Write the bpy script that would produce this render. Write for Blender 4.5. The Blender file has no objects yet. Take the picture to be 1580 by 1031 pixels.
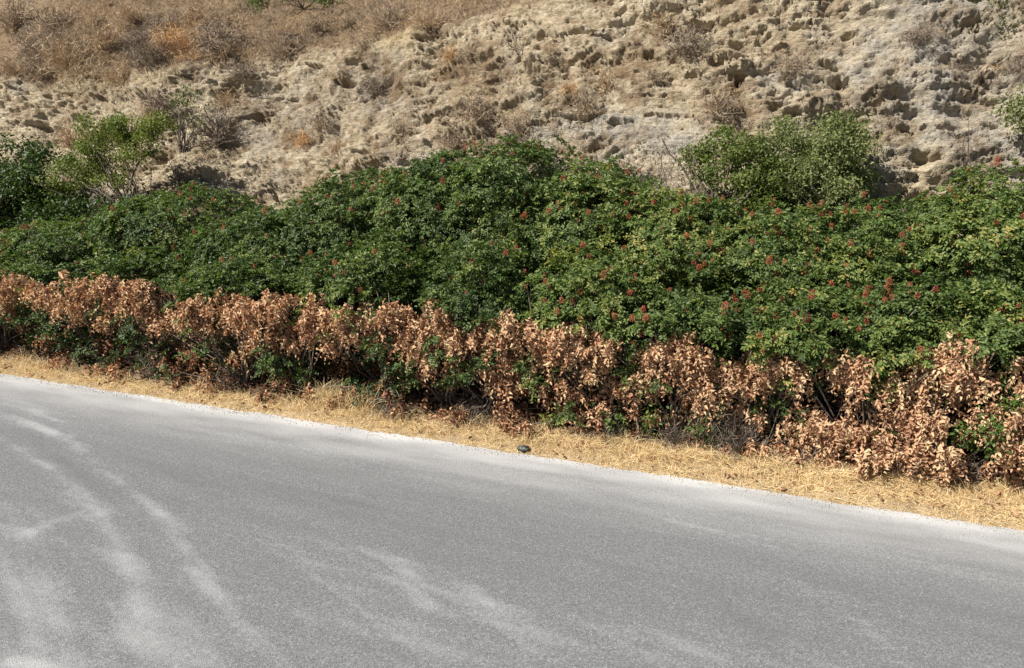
import bpy, math, random
import numpy as np

random.seed(7)
RNG = np.random.default_rng(11)
scn = bpy.context.scene
COL = scn.collection

# ------------------------------------------------------------------ camera, sky, sun, exposure
F_PX, CX, CY, H_CAM = 1193.0, 790.0, 515.5, 2.5
PITCH = math.radians(16.15)
cam_d = bpy.data.cameras.new('camera')
cam = bpy.data.objects.new('camera', cam_d); COL.objects.link(cam)
cam_d.sensor_fit = 'HORIZONTAL'; cam_d.sensor_width = 36.0; cam_d.lens = 36.0 * F_PX / 1580.0
cam_d.clip_start = 0.05; cam_d.clip_end = 2000
cam.location = (0, 0, H_CAM); cam.rotation_euler = (math.pi / 2 - PITCH, 0, 0)
scn.camera = cam

SUN = np.array([-0.63, -0.24, 0.73]); SUN /= np.linalg.norm(SUN)
w = bpy.data.worlds.new("World"); scn.world = w; w.use_nodes = True
wn = w.node_tree; bg = wn.nodes['Background']
sky = wn.nodes.new('ShaderNodeTexSky'); sky.sky_type = 'NISHITA'; sky.sun_disc = False
sky.sun_elevation = math.asin(SUN[2]); sky.sun_rotation = math.atan2(SUN[0], SUN[1]) % (2 * math.pi)
wn.links.new(sky.outputs[0], bg.inputs[0]); bg.inputs[1].default_value = 0.050
sl = bpy.data.lights.new('sun', 'SUN'); sl.energy = 5.0; sl.angle = math.radians(0.5); sl.color = (1, 0.95, 0.86)
so = bpy.data.objects.new('sun', sl); COL.objects.link(so)
from mathutils import Vector
so.rotation_euler = Vector(SUN).to_track_quat('Z', 'Y').to_euler()
scn.view_settings.view_transform = 'Standard'; scn.view_settings.look = 'None'
scn.view_settings.exposure = 0.78; scn.view_settings.gamma = 1.0
scn.cycles.max_bounces = 6; scn.cycles.diffuse_bounces = 3; scn.cycles.transmission_bounces = 4

# ------------------------------------------------------------------ frame along the road: s along the kerbless edge, n away from it
P0 = np.array([0.294, 5.3])
ES = np.array([0.940, -0.340]); ES /= np.linalg.norm(ES)
EN = np.array([-ES[1], ES[0]])

def W(s, n, z):
    s, n, z = np.broadcast_arrays(np.asarray(s, float), np.asarray(n, float), np.asarray(z, float))
    return np.stack([P0[0] + s * ES[0] + n * EN[0], P0[1] + s * ES[1] + n * EN[1], z], -1)

def ray(u, v):
    x = (u - CX) / F_PX; y = (CY - v) / F_PX
    return np.array([x, math.cos(PITCH) + y * math.sin(PITCH), -math.sin(PITCH) + y * math.cos(PITCH)])

def at(u, v, n):
    """where the sight line through photo pixel u, v meets the upright plane n metres beyond the road edge -> s, z"""
    d = ray(u, v); t = (n + P0 @ EN) / (d[:2] @ EN); p = d * t
    return (p[:2] - P0) @ ES, p[2] + H_CAM

def on_road(u, v):
    d = ray(u, v); p = d * (-H_CAM / d[2])
    return (p[:2] - P0) @ ES, (p[:2] - P0) @ EN

# ------------------------------------------------------------------ noise
_perm = np.random.default_rng(3).permutation(256); _perm = np.concatenate([_perm, _perm, _perm])
_g = np.random.default_rng(4).normal(size=(256, 3)); _g /= np.linalg.norm(_g, axis=1)[:, None]

def pn(x, y, z=0.0):
    x, y, z = np.broadcast_arrays(np.asarray(x, float), np.asarray(y, float), np.asarray(z, float))
    xi, yi, zi = np.floor(x).astype(int), np.floor(y).astype(int), np.floor(z).astype(int)
    xf, yf, zf = x - xi, y - yi, z - zi
    fu, fv, fw = [t * t * t * (t * (t * 6 - 15) + 10) for t in (xf, yf, zf)]
    out = 0
    for dx in (0, 1):
        for dy in (0, 1):
            for dz in (0, 1):
                h = _perm[_perm[_perm[(xi + dx) & 255] + ((yi + dy) & 255)] + ((zi + dz) & 255)]
                g = _g[h]
                d = g[..., 0] * (xf - dx) + g[..., 1] * (yf - dy) + g[..., 2] * (zf - dz)
                out = out + d * (fu if dx else 1 - fu) * (fv if dy else 1 - fv) * (fw if dz else 1 - fw)
    return out * 1.5

def fbm(x, y, z=0.0, o=4, g=0.5):
    r, a = 0, 1.0
    for i in range(o):
        r = r + a * pn(np.asarray(x) * 2 ** i + 17 * i, np.asarray(y) * 2 ** i + 5 * i, np.asarray(z) * 2 ** i + 3.3 * i); a *= g
    return r

def sstep(a, b, x):
    t = np.clip((np.asarray(x, float) - a) / (b - a), 0, 1); return t * t * (3 - 2 * t)

def unit(v):
    return v / np.maximum(np.linalg.norm(v, axis=-1, keepdims=True), 1e-9)

# ------------------------------------------------------------------ mesh helpers
def mesh_np(name, V, Fc, mat, parent=None, fattr=None, vattr=None, smooth=False, link=True):
    V = np.asarray(V, np.float32).reshape(-1, 3); Fc = np.asarray(Fc, np.int32)
    k = Fc.shape[1]
    me = bpy.data.meshes.new(name)
    me.vertices.add(len(V)); me.vertices.foreach_set('co', V.ravel())
    me.loops.add(Fc.size); me.loops.foreach_set('vertex_index', Fc.ravel())
    me.polygons.add(len(Fc)); me.polygons.foreach_set('loop_start', np.arange(0, Fc.size, k, dtype=np.int32))
    me.update(calc_edges=True)
    if smooth: me.polygons.foreach_set('use_smooth', np.ones(len(Fc), bool))
    for dom, src in (('FACE', fattr), ('POINT', vattr)):
        for kx, arr in (src or {}).items():
            a = me.attributes.new(kx, 'FLOAT', dom); a.data.foreach_set('value', np.asarray(arr, np.float32).ravel())
    me.validate(); me.materials.append(mat)
    o = bpy.data.objects.new(name, me)
    if link: COL.objects.link(o)
    if parent is not None: o.parent = parent
    return o

def tag(o, label=None, cat=None, group=None, kind=None):
    if label: o['label'] = label
    if cat: o['category'] = cat
    if group: o['group'] = group
    if kind: o['kind'] = kind
    return o

def empty(name, loc, label, cat, group=None):
    o = bpy.data.objects.new(name, None); COL.objects.link(o); o.location = loc; o.empty_display_size = .1
    return tag(o, label, cat, group)

def merge(parts):
    Vs, Fs, As, off = [], [], [], 0
    for V, Fc, A in parts:
        if len(V) == 0: continue
        Vs.append(V); Fs.append(Fc + off); As.append(A); off += len(V)
    return np.concatenate(Vs), np.concatenate(Fs), np.concatenate(As)

def grid_faces(a, b):
    i = np.arange(a * b).reshape(a, b)
    return np.stack([i[:-1, :-1], i[1:, :-1], i[1:, 1:], i[:-1, 1:]], -1).reshape(-1, 4)

def leaflets(P, D, N, L, Wd, hue, fold=.25, droop=.15):
    """each leaf blade: six corners, two quads folded along the midrib"""
    D = unit(D); S = unit(np.cross(D, N)); N = np.cross(S, D)
    L = np.asarray(L)[:, None]; Wd = np.asarray(Wd)[:, None]
    fo = np.broadcast_to(np.asarray(fold), (len(P),))[:, None]; dr = np.broadcast_to(np.asarray(droop), (len(P),))[:, None]
    v = np.stack([P,
                  P + D * L * .33 + S * Wd * .5 + N * Wd * fo,
                  P + D * L * .70 + S * Wd * .40 + N * (Wd * fo - dr * L * .45),
                  P + D * L - N * L * dr,
                  P + D * L * .70 - S * Wd * .40 + N * (Wd * fo - dr * L * .45),
                  P + D * L * .33 - S * Wd * .5 + N * Wd * fo], 1).reshape(-1, 3)
    b = np.arange(len(P))[:, None] * 6
    Fc = np.stack([b + [0, 1, 2, 3], b + [0, 3, 4, 5]], 1).reshape(-1, 4)
    return v, Fc, np.repeat(hue, 2)

def pinnate(P, D, N, L, hue, pairs=5, ll=.045, lw=.02, droop=.35, jit=.25, fold=.2, ldroop=.2, rng=RNG):
    """compound leaves: pairs of leaflets along a drooping stalk and one at the tip"""
    K = len(P); D = unit(D); S = unit(np.cross(D, N)); N = np.cross(S, D)
    Ps, Ds, Ns, Ls, Ws, Hs = [], [], [], [], [], []
    for i in range(pairs * 2 + 1):
        tt = .25 + .75 * ((i // 2) / pairs) if i < pairs * 2 else 1.0
        side = (1 if i % 2 else -1) if i < pairs * 2 else 0
        base = P + D * (L * tt)[:, None] - np.array([0, 0, 1]) * (droop * L * tt * tt)[:, None]
        dd = D * (.55 if side else 1) + S * side * .85 - np.array([0, 0, 1]) * (droop * tt)
        dd = dd + rng.normal(size=(K, 3)) * jit
        nn = N + rng.normal(size=(K, 3)) * jit * 1.3
        sc = rng.uniform(.75, 1.2, K) * (.75 + .5 * math.sin(math.pi * min(tt, .95)))
        Ps.append(base); Ds.append(dd); Ns.append(nn); Ls.append(ll * sc); Ws.append(lw * sc)
        Hs.append(np.clip(hue + rng.normal(size=K) * .16, 0, 1))
    return leaflets(*[np.concatenate(a) for a in (Ps, Ds, Ns, Ls, Ws, Hs)], fold=fold, droop=ldroop)

def tubes(Q, R, sides=4, hue=None):
    """Q (K, M, 3) centre lines, R (K, M) radii"""
    K, M, _ = Q.shape
    T = unit(np.gradient(Q, axis=1)); ref = np.array([.31, .22, .93]); A = unit(np.cross(T, ref)); B = np.cross(T, A)
    an = np.arange(sides) * 2 * math.pi / sides
    V = Q[:, :, None] + R[:, :, None, None] * (A[:, :, None] * np.cos(an)[:, None] + B[:, :, None] * np.sin(an)[:, None])
    i = np.arange(K * M * sides).reshape(K, M, sides); j = np.roll(i, -1, 2)
    Fc = np.stack([i[:, :-1], j[:, :-1], j[:, 1:], i[:, 1:]], -1).reshape(-1, 4)
    h = np.zeros(K) if hue is None else hue
    return V.reshape(-1, 3), Fc, np.repeat(h, (M - 1) * sides)

def ribbons(Q, Wd, hue, rng=RNG):
    """thin flat blades: Q (K, M, 3), Wd (K,) width at the foot, to a point at the tip"""
    K, M, _ = Q.shape
    T = unit(np.gradient(Q, axis=1)); side = unit(np.cross(T, unit(rng.normal(size=(K, 1, 3)))))
    tp = np.linspace(1, .25, M)[None, :, None] * Wd[:, None, None] * .5
    V = np.stack([Q - side * tp, Q + side * tp], 2)
    i = np.arange(K * M * 2).reshape(K, M, 2)
    Fc = np.stack([i[:, :-1, 0], i[:, :-1, 1], i[:, 1:, 1], i[:, 1:, 0]], -1).reshape(-1, 4)
    return V.reshape(-1, 3), Fc, np.repeat(hue, M - 1)

def curve_pts(P, Q, M, sag=0.0, wob=.05, rng=RNG):
    """K bent lines from P to Q"""
    t = np.linspace(0, 1, M)[None, :, None]; K = len(P)
    C = P[:, None] * (1 - t) + Q[:, None] * t
    Ln = np.linalg.norm(Q - P, axis=1)[:, None, None]
    bend = rng.normal(size=(K, 1, 3)) * wob * 2 * np.sin(math.pi * t) + rng.normal(size=(K, M, 3)) * wob * .5 * np.sin(math.pi * t)
    C = C + bend * Ln
    C[..., 2] += (sag * np.sin(math.pi * t[..., 0])) * Ln[..., 0]
    return C

# ------------------------------------------------------------------ materials
def new_mat(name):
    m = bpy.data.materials.new(name); m.use_nodes = True; nt = m.node_tree
    return m, nt, nt.nodes['Principled BSDF']

def nd(nt, typ, **kw):
    n = nt.nodes.new(typ)
    for k, v in kw.items():
        if k in n.inputs: n.inputs[k].default_value = v
        else: setattr(n, k, v)
    return n

def ramp(nt, fac, stops):
    r = nt.nodes.new('ShaderNodeValToRGB'); e = r.color_ramp.elements
    while len(e) < len(stops): e.new(.5)
    for x, (p, c) in zip(e, stops): x.position = p; x.color = (*c, 1)
    nt.links.new(fac, r.inputs[0]); return r.outputs[0]

def mixc(nt, a, b, fac, blend='MIX'):
    m = nt.nodes.new('ShaderNodeMix'); m.data_type = 'RGBA'; m.blend_type = blend
    for i, x in ((0, fac), (6, a), (7, b)):
        if isinstance(x, (int, float)): m.inputs[i].default_value = x
        elif isinstance(x, tuple): m.inputs[i].default_value = (*x, 1)
        else: nt.links.new(x, m.inputs[i])
    return m.outputs[2]

def math_n(nt, op, a, b=None, clamp=False):
    m = nt.nodes.new('ShaderNodeMath'); m.operation = op; m.use_clamp = clamp
    for i, x in enumerate((a, b)):
        if x is None: continue
        if isinstance(x, (int, float)): m.inputs[i].default_value = x
        else: nt.links.new(x, m.inputs[i])
    return m.outputs[0]

def attr(nt, name):
    a = nt.nodes.new('ShaderNodeAttribute'); a.attribute_name = name; return a.outputs['Fac']

def blade_mat(name, stops, rough=.5, spec=.3, trans=.25, tint=(1, 1, 1)):
    m, nt, bs = new_mat(name)
    c = ramp(nt, attr(nt, 'hue'), stops)
    nt.links.new(c, bs.inputs['Base Color']); bs.inputs['Roughness'].default_value = rough
    bs.inputs['Specular IOR Level'].default_value = spec
    tr = nt.nodes.new('ShaderNodeBsdfTranslucent'); nt.links.new(mixc(nt, c, tint, 1.0, 'MULTIPLY'), tr.inputs[0])
    mx = nt.nodes.new('ShaderNodeMixShader'); mx.inputs[0].default_value = trans
    nt.links.new(bs.outputs[0], mx.inputs[1]); nt.links.new(tr.outputs[0], mx.inputs[2])
    nt.links.new(mx.outputs[0], nt.nodes['Material Output'].inputs[0]); return m

M_SUMAC = blade_mat('sumac leaf', [(0, (.036, .058, .018)), (.40, (.080, .122, .032)), (.70, (.14, .185, .048)), (.92, (.23, .25, .07)), (1, (.30, .24, .075))], .48, .3, .28, (1.2, 1.5, .6))
M_DARKLEAF = blade_mat('dark leaf', [(0, (.022, .04, .014)), (.6, (.055, .09, .024)), (1, (.13, .17, .04))], .48, .3, .25, (1.2, 1.5, .6))
M_YELLOWLEAF = blade_mat('yellow green leaf', [(0, (.055, .082, .020)), (.5, (.13, .17, .036)), (1, (.25, .265, .07))], .45, .35, .3, (1.2, 1.3, .5))
M_OLIVELEAF = blade_mat('grey green leaf', [(0, (.07, .088, .032)), (.5, (.165, .19, .068)), (1, (.29, .30, .14))], .5, .3, .32, (1.1, 1.3, .7))
M_DEAD = blade_mat('dead leaf', [(0, (.10, .052, .035)), (.25, (.28, .145, .085)), (.55, (.51, .305, .18)), (.8, (.57, .38, .235)), (1, (.60, .46, .28))], .8, .08, .22, (1.2, .9, .6))
M_STRAW = blade_mat('dry grass', [(0, (.30, .20, .10)), (.4, (.66, .49, .25)), (.8, (.82, .66, .38)), (1, (.87, .77, .53))], .6, .25, .3)
M_SCRUB = blade_mat('dry scrub', [(0, (.13, .10, .08)), (.3, (.26, .21, .165)), (.55, (.38, .29, .20)), (.8, (.50, .38, .24)), (1, (.58, .33, .14))], .7, .15, .1)
M_GRIT = blade_mat('loose grit', [(0, (.30, .28, .25)), (.5, (.42, .39, .34)), (1, (.55, .50, .42))], .9, .15, 0)
M_WEED = blade_mat('weed leaf', [(0, (.05, .09, .02)), (.5, (.10, .17, .035)), (1, (.24, .28, .06))], .45, .35, .3, (1.2, 1.4, .5))
M_TWIG = blade_mat('bare twig', [(0, (.07, .055, .045)), (.5, (.17, .135, .105)), (1, (.34, .29, .24))], .75, .2, .0)

def fruit_mat():
    m, nt, bs = new_mat('sumac fruit')
    nz = nd(nt, 'ShaderNodeTexNoise', Scale=90.0, Detail=2.0); tc = nt.nodes.new('ShaderNodeTexCoord'); nt.links.new(tc.outputs['Object'], nz.inputs['Vector'])
    oi = nt.nodes.new('ShaderNodeObjectInfo')
    c = ramp(nt, nz.outputs['Fac'], [(.3, (.10, .018, .013)), (.55, (.38, .065, .026)), (.8, (.52, .15, .055))])
    nt.links.new(mixc(nt, c, (.16, .06, .03), math_n(nt, 'MULTIPLY', oi.outputs['Random'], .5)), bs.inputs['Base Color'])
    bs.inputs['Roughness'].default_value = .7; return m
M_FRUIT = fruit_mat()

def cliff_mat():
    m, nt, bs = new_mat('weathered marl')
    tc = nt.nodes.new('ShaderNodeTexCoord'); v = tc.outputs['Object']
    def noise(sc, det=6, ro=.6, vec=v):
        n = nd(nt, 'ShaderNodeTexNoise', Scale=sc, Detail=float(det), Roughness=ro); nt.links.new(vec, n.inputs['Vector']); return n.outputs['Fac']
    n1, n2, n3, n4 = noise(1.3), noise(6.0, 5, .65), noise(28.0, 4, .7), noise(90.0, 3, .7)
    c = ramp(nt, n2, [(.30, (.37, .295, .195)), (.45, (.53, .44, .305)), (.60, (.65, .555, .405)), (.8, (.76, .68, .53))])
    g = ramp(nt, n3, [(.3, (.30, .275, .235)), (.55, (.47, .435, .375)), (.8, (.60, .56, .49))])
    mp = nt.nodes.new('ShaderNodeMapping'); mp.inputs['Scale'].default_value = (1.4, 1.4, 6); mp.inputs['Rotation'].default_value = (0, .05, 0); nt.links.new(v, mp.inputs[0])
    ns = noise(3.5, 6, .7, mp.outputs[0])
    c = mixc(nt, c, (.30, .215, .13), math_n(nt, 'MULTIPLY', ramp(nt, ns, [(.5, (0, 0, 0)), (.62, (1, 1, 1))]), .75))
    c = mixc(nt, c, (.62, .55, .42), math_n(nt, 'MULTIPLY', ramp(nt, ns, [(.30, (1, 1, 1)), (.45, (0, 0, 0))]), .6))
    c = mixc(nt, c, g, math_n(nt, 'MULTIPLY', attr(nt, 'grey'), .85))
    c = mixc(nt, c, (.62, .50, .26), attr(nt, 'yellow'))
    d = ramp(nt, n3, [(.3, (.13, .085, .05)), (.55, (.26, .175, .10)), (.8, (.40, .29, .17))])
    c = mixc(nt, c, d, attr(nt, 'dry'))
    sp = math_n(nt, 'MULTIPLY', ramp(nt, n4, [(.50, (0, 0, 0)), (.64, (1, 1, 1))]), .5)
    c = mixc(nt, c, (.17, .125, .085), sp)
    nt.links.new(c, bs.inputs['Base Color']); bs.inputs['Roughness'].default_value = .92; bs.inputs['Specular IOR Level'].default_value = .15
    mq = nt.nodes.new('ShaderNodeMapping'); mq.inputs['Scale'].default_value = (1, 1, 2.6); nt.links.new(v, mq.inputs[0])
    n5 = noise(11.0, 5, .75, mq.outputs[0])
    h = math_n(nt, 'ADD', math_n(nt, 'MULTIPLY', n5, 2.2), math_n(nt, 'ADD', n3, math_n(nt, 'MULTIPLY', n4, .5)))
    b = nd(nt, 'ShaderNodeBump', Strength=.95, Distance=.034); nt.links.new(h, b.inputs['Height']); nt.links.new(b.outputs[0], bs.inputs['Normal'])
    return m
M_CLIFF = cliff_mat()

def soil_mat():
    m, nt, bs = new_mat('dry soil')
    tc = nt.nodes.new('ShaderNodeTexCoord')
    a = nd(nt, 'ShaderNodeTexNoise', Scale=9.0, Detail=6.0, Roughness=.7); nt.links.new(tc.outputs['Object'], a.inputs['Vector'])
    e = nd(nt, 'ShaderNodeTexNoise', Scale=120.0, Detail=3.0, Roughness=.7); nt.links.new(tc.outputs['Object'], e.inputs['Vector'])
    c = ramp(nt, a.outputs['Fac'], [(.3, (.26, .18, .105)), (.5, (.45, .33, .19)), (.7, (.60, .46, .28))])
    c = mixc(nt, c, (.13, .09, .055), ramp(nt, e.outputs['Fac'], [(.5, (0, 0, 0)), (.7, (1, 1, 1))]))
    c = mixc(nt, c, (.055, .038, .026), attr(nt, 'mould_shade'))  # leaf mould, coloured dark enough to carry the thicket's shade as well
    nt.links.new(c, bs.inputs['Base Color']); bs.inputs['Roughness'].default_value = .95; bs.inputs['Specular IOR Level'].default_value = .1
    b = nd(nt, 'ShaderNodeBump', Strength=.8, Distance=.02); nt.links.new(e.outputs['Fac'], b.inputs['Height']); nt.links.new(b.outputs[0], bs.inputs['Normal'])
    return m
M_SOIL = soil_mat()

def asphalt_mat():
    m, nt, bs = new_mat('worn asphalt')
    tc = nt.nodes.new('ShaderNodeTexCoord'); v = tc.outputs['Object']
    vo = nd(nt, 'ShaderNodeTexVoronoi', Scale=170.0); nt.links.new(v, vo.inputs['Vector'])
    sx = nt.nodes.new('ShaderNodeSeparateColor'); nt.links.new(vo.outputs['Color'], sx.inputs[0])
    n1 = nd(nt, 'ShaderNodeTexNoise', Scale=60.0, Detail=5.0, Roughness=.8); nt.links.new(v, n1.inputs['Vector'])
    n2 = nd(nt, 'ShaderNodeTexNoise', Scale=260.0, Detail=2.0, Roughness=.6); nt.links.new(v, n2.inputs['Vector'])
    st = ramp(nt, sx.outputs[0], [(0, (.121, .122, .126)), (.45, (.163, .165, .170)), (.85, (.211, .213, .217)), (1, (.293, .295, .298))])
    st = mixc(nt, st, (.075, .075, .077), ramp(nt, n1.outputs['Fac'], [(.50, (0, 0, 0)), (.68, (.85, .85, .85))]))
    n6 = nd(nt, 'ShaderNodeTexNoise', Scale=22.0, Detail=6.0, Roughness=.8); nt.links.new(v, n6.inputs['Vector'])
    wr = math_n(nt, 'ADD', attr(nt, 'wear'), math_n(nt, 'MULTIPLY', math_n(nt, 'SUBTRACT', n6.outputs['Fac'], .5), .55))
    dark = mixc(nt, st, (.115, .114, .113), .58)
    lite = mixc(nt, st, (.39, .39, .392), .70)
    c = mixc(nt, dark, st, math_n(nt, 'MULTIPLY', wr, 2.0, True))
    c = mixc(nt, c, lite, math_n(nt, 'MULTIPLY', math_n(nt, 'SUBTRACT', wr, .5), 2.0, True))
    c = mixc(nt, c, (.53, .525, .515), attr(nt, 'dust'))
    nt.links.new(c, bs.inputs['Base Color']); bs.inputs['Roughness'].default_value = .85; bs.inputs['Specular IOR Level'].default_value = .25
    h = math_n(nt, 'ADD', vo.outputs['Distance'], math_n(nt, 'MULTIPLY', n1.outputs['Fac'], .9))
    b = nd(nt, 'ShaderNodeBump', Strength=.55, Distance=.006); nt.links.new(h, b.inputs['Height']); nt.links.new(b.outputs[0], bs.inputs['Normal'])
    return m
M_ROAD = asphalt_mat()

def stone_mat():
    m, nt, bs = new_mat('mottled stone')
    n = nd(nt, 'ShaderNodeTexNoise', Scale=45.0, Detail=4.0); tc = nt.nodes.new('ShaderNodeTexCoord'); nt.links.new(tc.outputs['Object'], n.inputs['Vector'])
    nt.links.new(ramp(nt, n.outputs['Fac'], [(.46, (.012, .014, .010)), (.58, (.05, .055, .042)), (.72, (.30, .32, .27))]), bs.inputs['Base Color'])
    bs.inputs['Roughness'].default_value = .6; return m
M_STONE = stone_mat()

# ------------------------------------------------------------------ ground, road, verge
def axis(*segs):
    out = []
    for a, b, st in segs: out.append(np.arange(a, b - 1e-9, st))
    return np.concatenate(out + [[segs[-1][1]]])

g = mesh_np('ground', [(-300, -300, -.12), (300, -300, -.12), (300, 300, -.12), (-300, 300, -.12)], [(0, 1, 2, 3)], M_SOIL)
tag(g, kind='structure')

def seg_dist(S, N, pts):
    d = np.full(S.shape, 9.0); tt = np.zeros(S.shape); tot = len(pts) - 1
    for k in range(tot):
        a, b = np.array(pts[k]), np.array(pts[k + 1]); ab = b - a
        t = np.clip(((S - a[0]) * ab[0] + (N - a[1]) * ab[1]) / (ab @ ab), 0, 1)
        dd = np.hypot(S - a[0] - t * ab[0], N - a[1] - t * ab[1])
        tt = np.where(dd < d, (k + t) / tot, tt); d = np.minimum(d, dd)
    return d, tt

rs = axis((-45, -8, .5), (-8, 5, .025), (5, 45, .5)); rr = axis((0, .12, .012), (.12, 4.4, .02), (4.4, 10, .4))
S, R = np.meshgrid(rs, rr, indexing='ij')
EDGE = lambda s: .030 * fbm(s * 1.1, 3.1, 0, 2) + .022 * fbm(s * 13, 1.7, 0, 3)
Nn = EDGE(S) * np.exp(-R * 6) - R
psi = np.log(.03 + .2 * R) / .2 - S
wear = .40 + .09 * fbm(psi * .55, S * .08, 0, 3, .6) + .13 * fbm(psi * 2.6, S * .10, 4, 4, .65) + .08 * fbm(psi * 9, S * .15, 14, 2, .6) + .05 * fbm(S * 2.2, R * 2.2, 2, 3)
wear += .30 * fbm(R * 7, S * .22, 7, 4, .65) * np.exp(-R * .45)
wear += .12 * sstep(1.2, 2.4, R) * (1 + .7 * fbm(S * 1.6, R * 1.6, 33, 3)) - .12 * sstep(.5, .75, R) * (1 - sstep(1.2, 1.9, R)) * sstep(-5, -2, S)
MARKS = [  # pale and dark wheel marks: photo points, half width in metres, strength
    ([(-60, 612), (0, 634), (62, 657), (128, 700), (160, 722), (200, 758), (262, 810), (300, 862), (345, 930), (380, 1000)], .10, .30), ([(30, 624), (80, 645), (112, 668), (130, 695)], .07, .25),
    ([(180, 730), (230, 775), (290, 840)], .06, .12),
    ([(-40, 655), (12, 680), (62, 712), (92, 737), (140, 782), (172, 820), (196, 870), (220, 940), (240, 1010)], .11, .32),
    ([(20, 832), (80, 806), (140, 786), (165, 800)], .09, .26), ([(395, 690), (440, 728), (480, 768)], .07, .14),
    ([(600, 850), (640, 905), (670, 950)], .10, .20), ([(1000, 790), (1084, 818), (1185, 843), (1286, 878), (1400, 908), (1580, 950)], .06, .22),
    ([(980, 745), (1100, 790), (1230, 822)], .05, .13), ([(700, 880), (780, 960), (840, 1031)], .09, .15),
    ([(110, 655), (250, 708), (380, 738), (500, 764), (640, 800)], .035, -.20), ([(200, 655), (420, 700), (700, 770), (900, 800)], .10, -.12),
    ([(0, 655), (60, 682), (120, 730), (200, 800)], .05, -.18), ([(1080, 905), (1130, 945), (1200, 1000)], .09, -.2),
    ([(60, 845), (140, 880), (180, 930)], .22, -.2), ([(1000, 730), (1200, 790), (1400, 840), (1600, 890)], .13, -.16),
    ([(0, 1015), (60, 1031), (140, 1060)], .07, .5), ([(0, 935), (150, 985), (400, 1000)], .3, .14),
    ([(800, 960), (900, 1031)], .06, .12), ([(1180, 870), (1330, 960), (1400, 1031)], .08, .14), ([(320, 770), (420, 860), (500, 960)], .12, -.1)]
for pts, hw, st in MARKS:
    d, t = seg_dist(S, Nn, [on_road(*p) for p in pts])
    d = d + .02 * pn(S * 6, R * 6, hw * 40)
    wear += 1.0 * st * np.exp(-(d / (hw * .68)) ** 2.0) * np.minimum(1, np.sin(math.pi * np.clip(t, .04, .96)) * 2.2) * (.8 + .5 * fbm(S * 4, R * 4, hw * 9, 3))
dust = np.clip(.22 * np.exp(-(R / .10) ** 1.3) + .66 * np.exp(-(R / .46) ** 1.6) * (.8 + .5 * fbm(S * 1.3, R * 6, 9, 3)), 0, .9)
Vr = W(S, Nn, .004 * fbm(S * .8, R * .8))
road = mesh_np('road', Vr.reshape(-1, 3), grid_faces(len(rs), len(rr))[:, ::-1], M_ROAD, vattr={'wear': np.clip(wear, 0, 1), 'dust': dust}, smooth=True)
tag(road, kind='structure')

NF = lambda s: np.interp(s, [-6, -2.5, -1, 0, 1.2, 2.4], [.15, .18, .24, .30, .40, .46])   # where the thicket meets the verge

def z_bank(s, n):
    s, n = np.broadcast_arrays(np.asarray(s, float), np.asarray(n, float))
    b = np.interp(n, [-.3, -.05, .05, .6, 1.0, 1.7, 3.2, 3.6], [-.06, -.02, .018, .06, .13, .36, .98, 1.2])
    left = sstep(-4.6, -6.2, s) * sstep(.25, 1.3, n) * .18
    return b + left + (.02 + .05 * sstep(.5, 1.6, n)) * fbm(s * 2.2, n * 2.2, 0, 4) * sstep(-.1, .2, n)

bs_ = axis((-45, -9, .5), (-9, 5, .04), (5, 45, .5)); bn = axis((-.3, .9, .03), (.9, 3.6, .08))
S, N = np.meshgrid(bs_, bn, indexing='ij')
verge = mesh_np('verge', W(S, N, z_bank(S, N)).reshape(-1, 3), grid_faces(len(bs_), len(bn)), M_SOIL, vattr={'mould_shade': sstep(-.02, .25, N - NF(S)) * .9}, smooth=True)  # darkens inward from the thicket foot: leaf mould plus painted shade
tag(verge, kind='structure')

# ------------------------------------------------------------------ the cut hillside
cs = axis((-45, -12, .4), (-12, 5.6, .02), (5.6, 40, .4)); cq = axis((0, 4.6, .018), (4.6, 8.5, .04), (8.5, 20, .4))

def hill_frame(s, q):
    a = np.radians(52 + 8 * sstep(-5, 0, s)); a2 = np.radians(37 + 0 * s)
    zb = np.interp(s, [-12, -9, -6.8, -4.5, -2, 0, 2, 8], [2.75, 2.85, 3.05, 3.35, 3.65, 4.1, 4.7, 4.8])
    n0 = 3.1 + .25 * fbm(s * .35, 4.4, 0, 2) + .25 * np.exp(-((s + 5.6) / .8) ** 2)
    qb = (zb - .9) / np.sin(a)
    q1 = np.minimum(q, qb); q2 = np.maximum(q - qb, 0)
    return n0 + q1 * np.cos(a) + q2 * np.cos(a2), .9 + q1 * np.sin(a) + q2 * np.sin(a2), np.where(q < qb, a, a2), q - qb

def worley(x, y, seed):
    """nearest cell: a random value and two random tilts for it, and the gap to the next cell"""
    rg = np.random.default_rng(seed); J = rg.random((64, 64, 5))
    xi, yi = np.floor(x).astype(int), np.floor(y).astype(int)
    d1 = np.full(x.shape, 9.0); d2 = d1.copy(); val = np.zeros(x.shape)
    for dx in (-1, 0, 1):
        for dy in (-1, 0, 1):
            c = J[(xi + dx) & 63, (yi + dy) & 63]
            ex, ey = xi + dx + c[..., 0] - x, yi + dy + c[..., 1] - y; d = np.hypot(ex, ey)
            v = c[..., 2] - .5 + (c[..., 3] - .5) * ex * 1.2 + (c[..., 4] - .35) * ey * 1.2
            near = d < d1
            d2 = np.where(near, d1, np.minimum(d2, d)); val = np.where(near, v, val); d1 = np.where(near, d, d1)
    return val, d2 - d1


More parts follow.
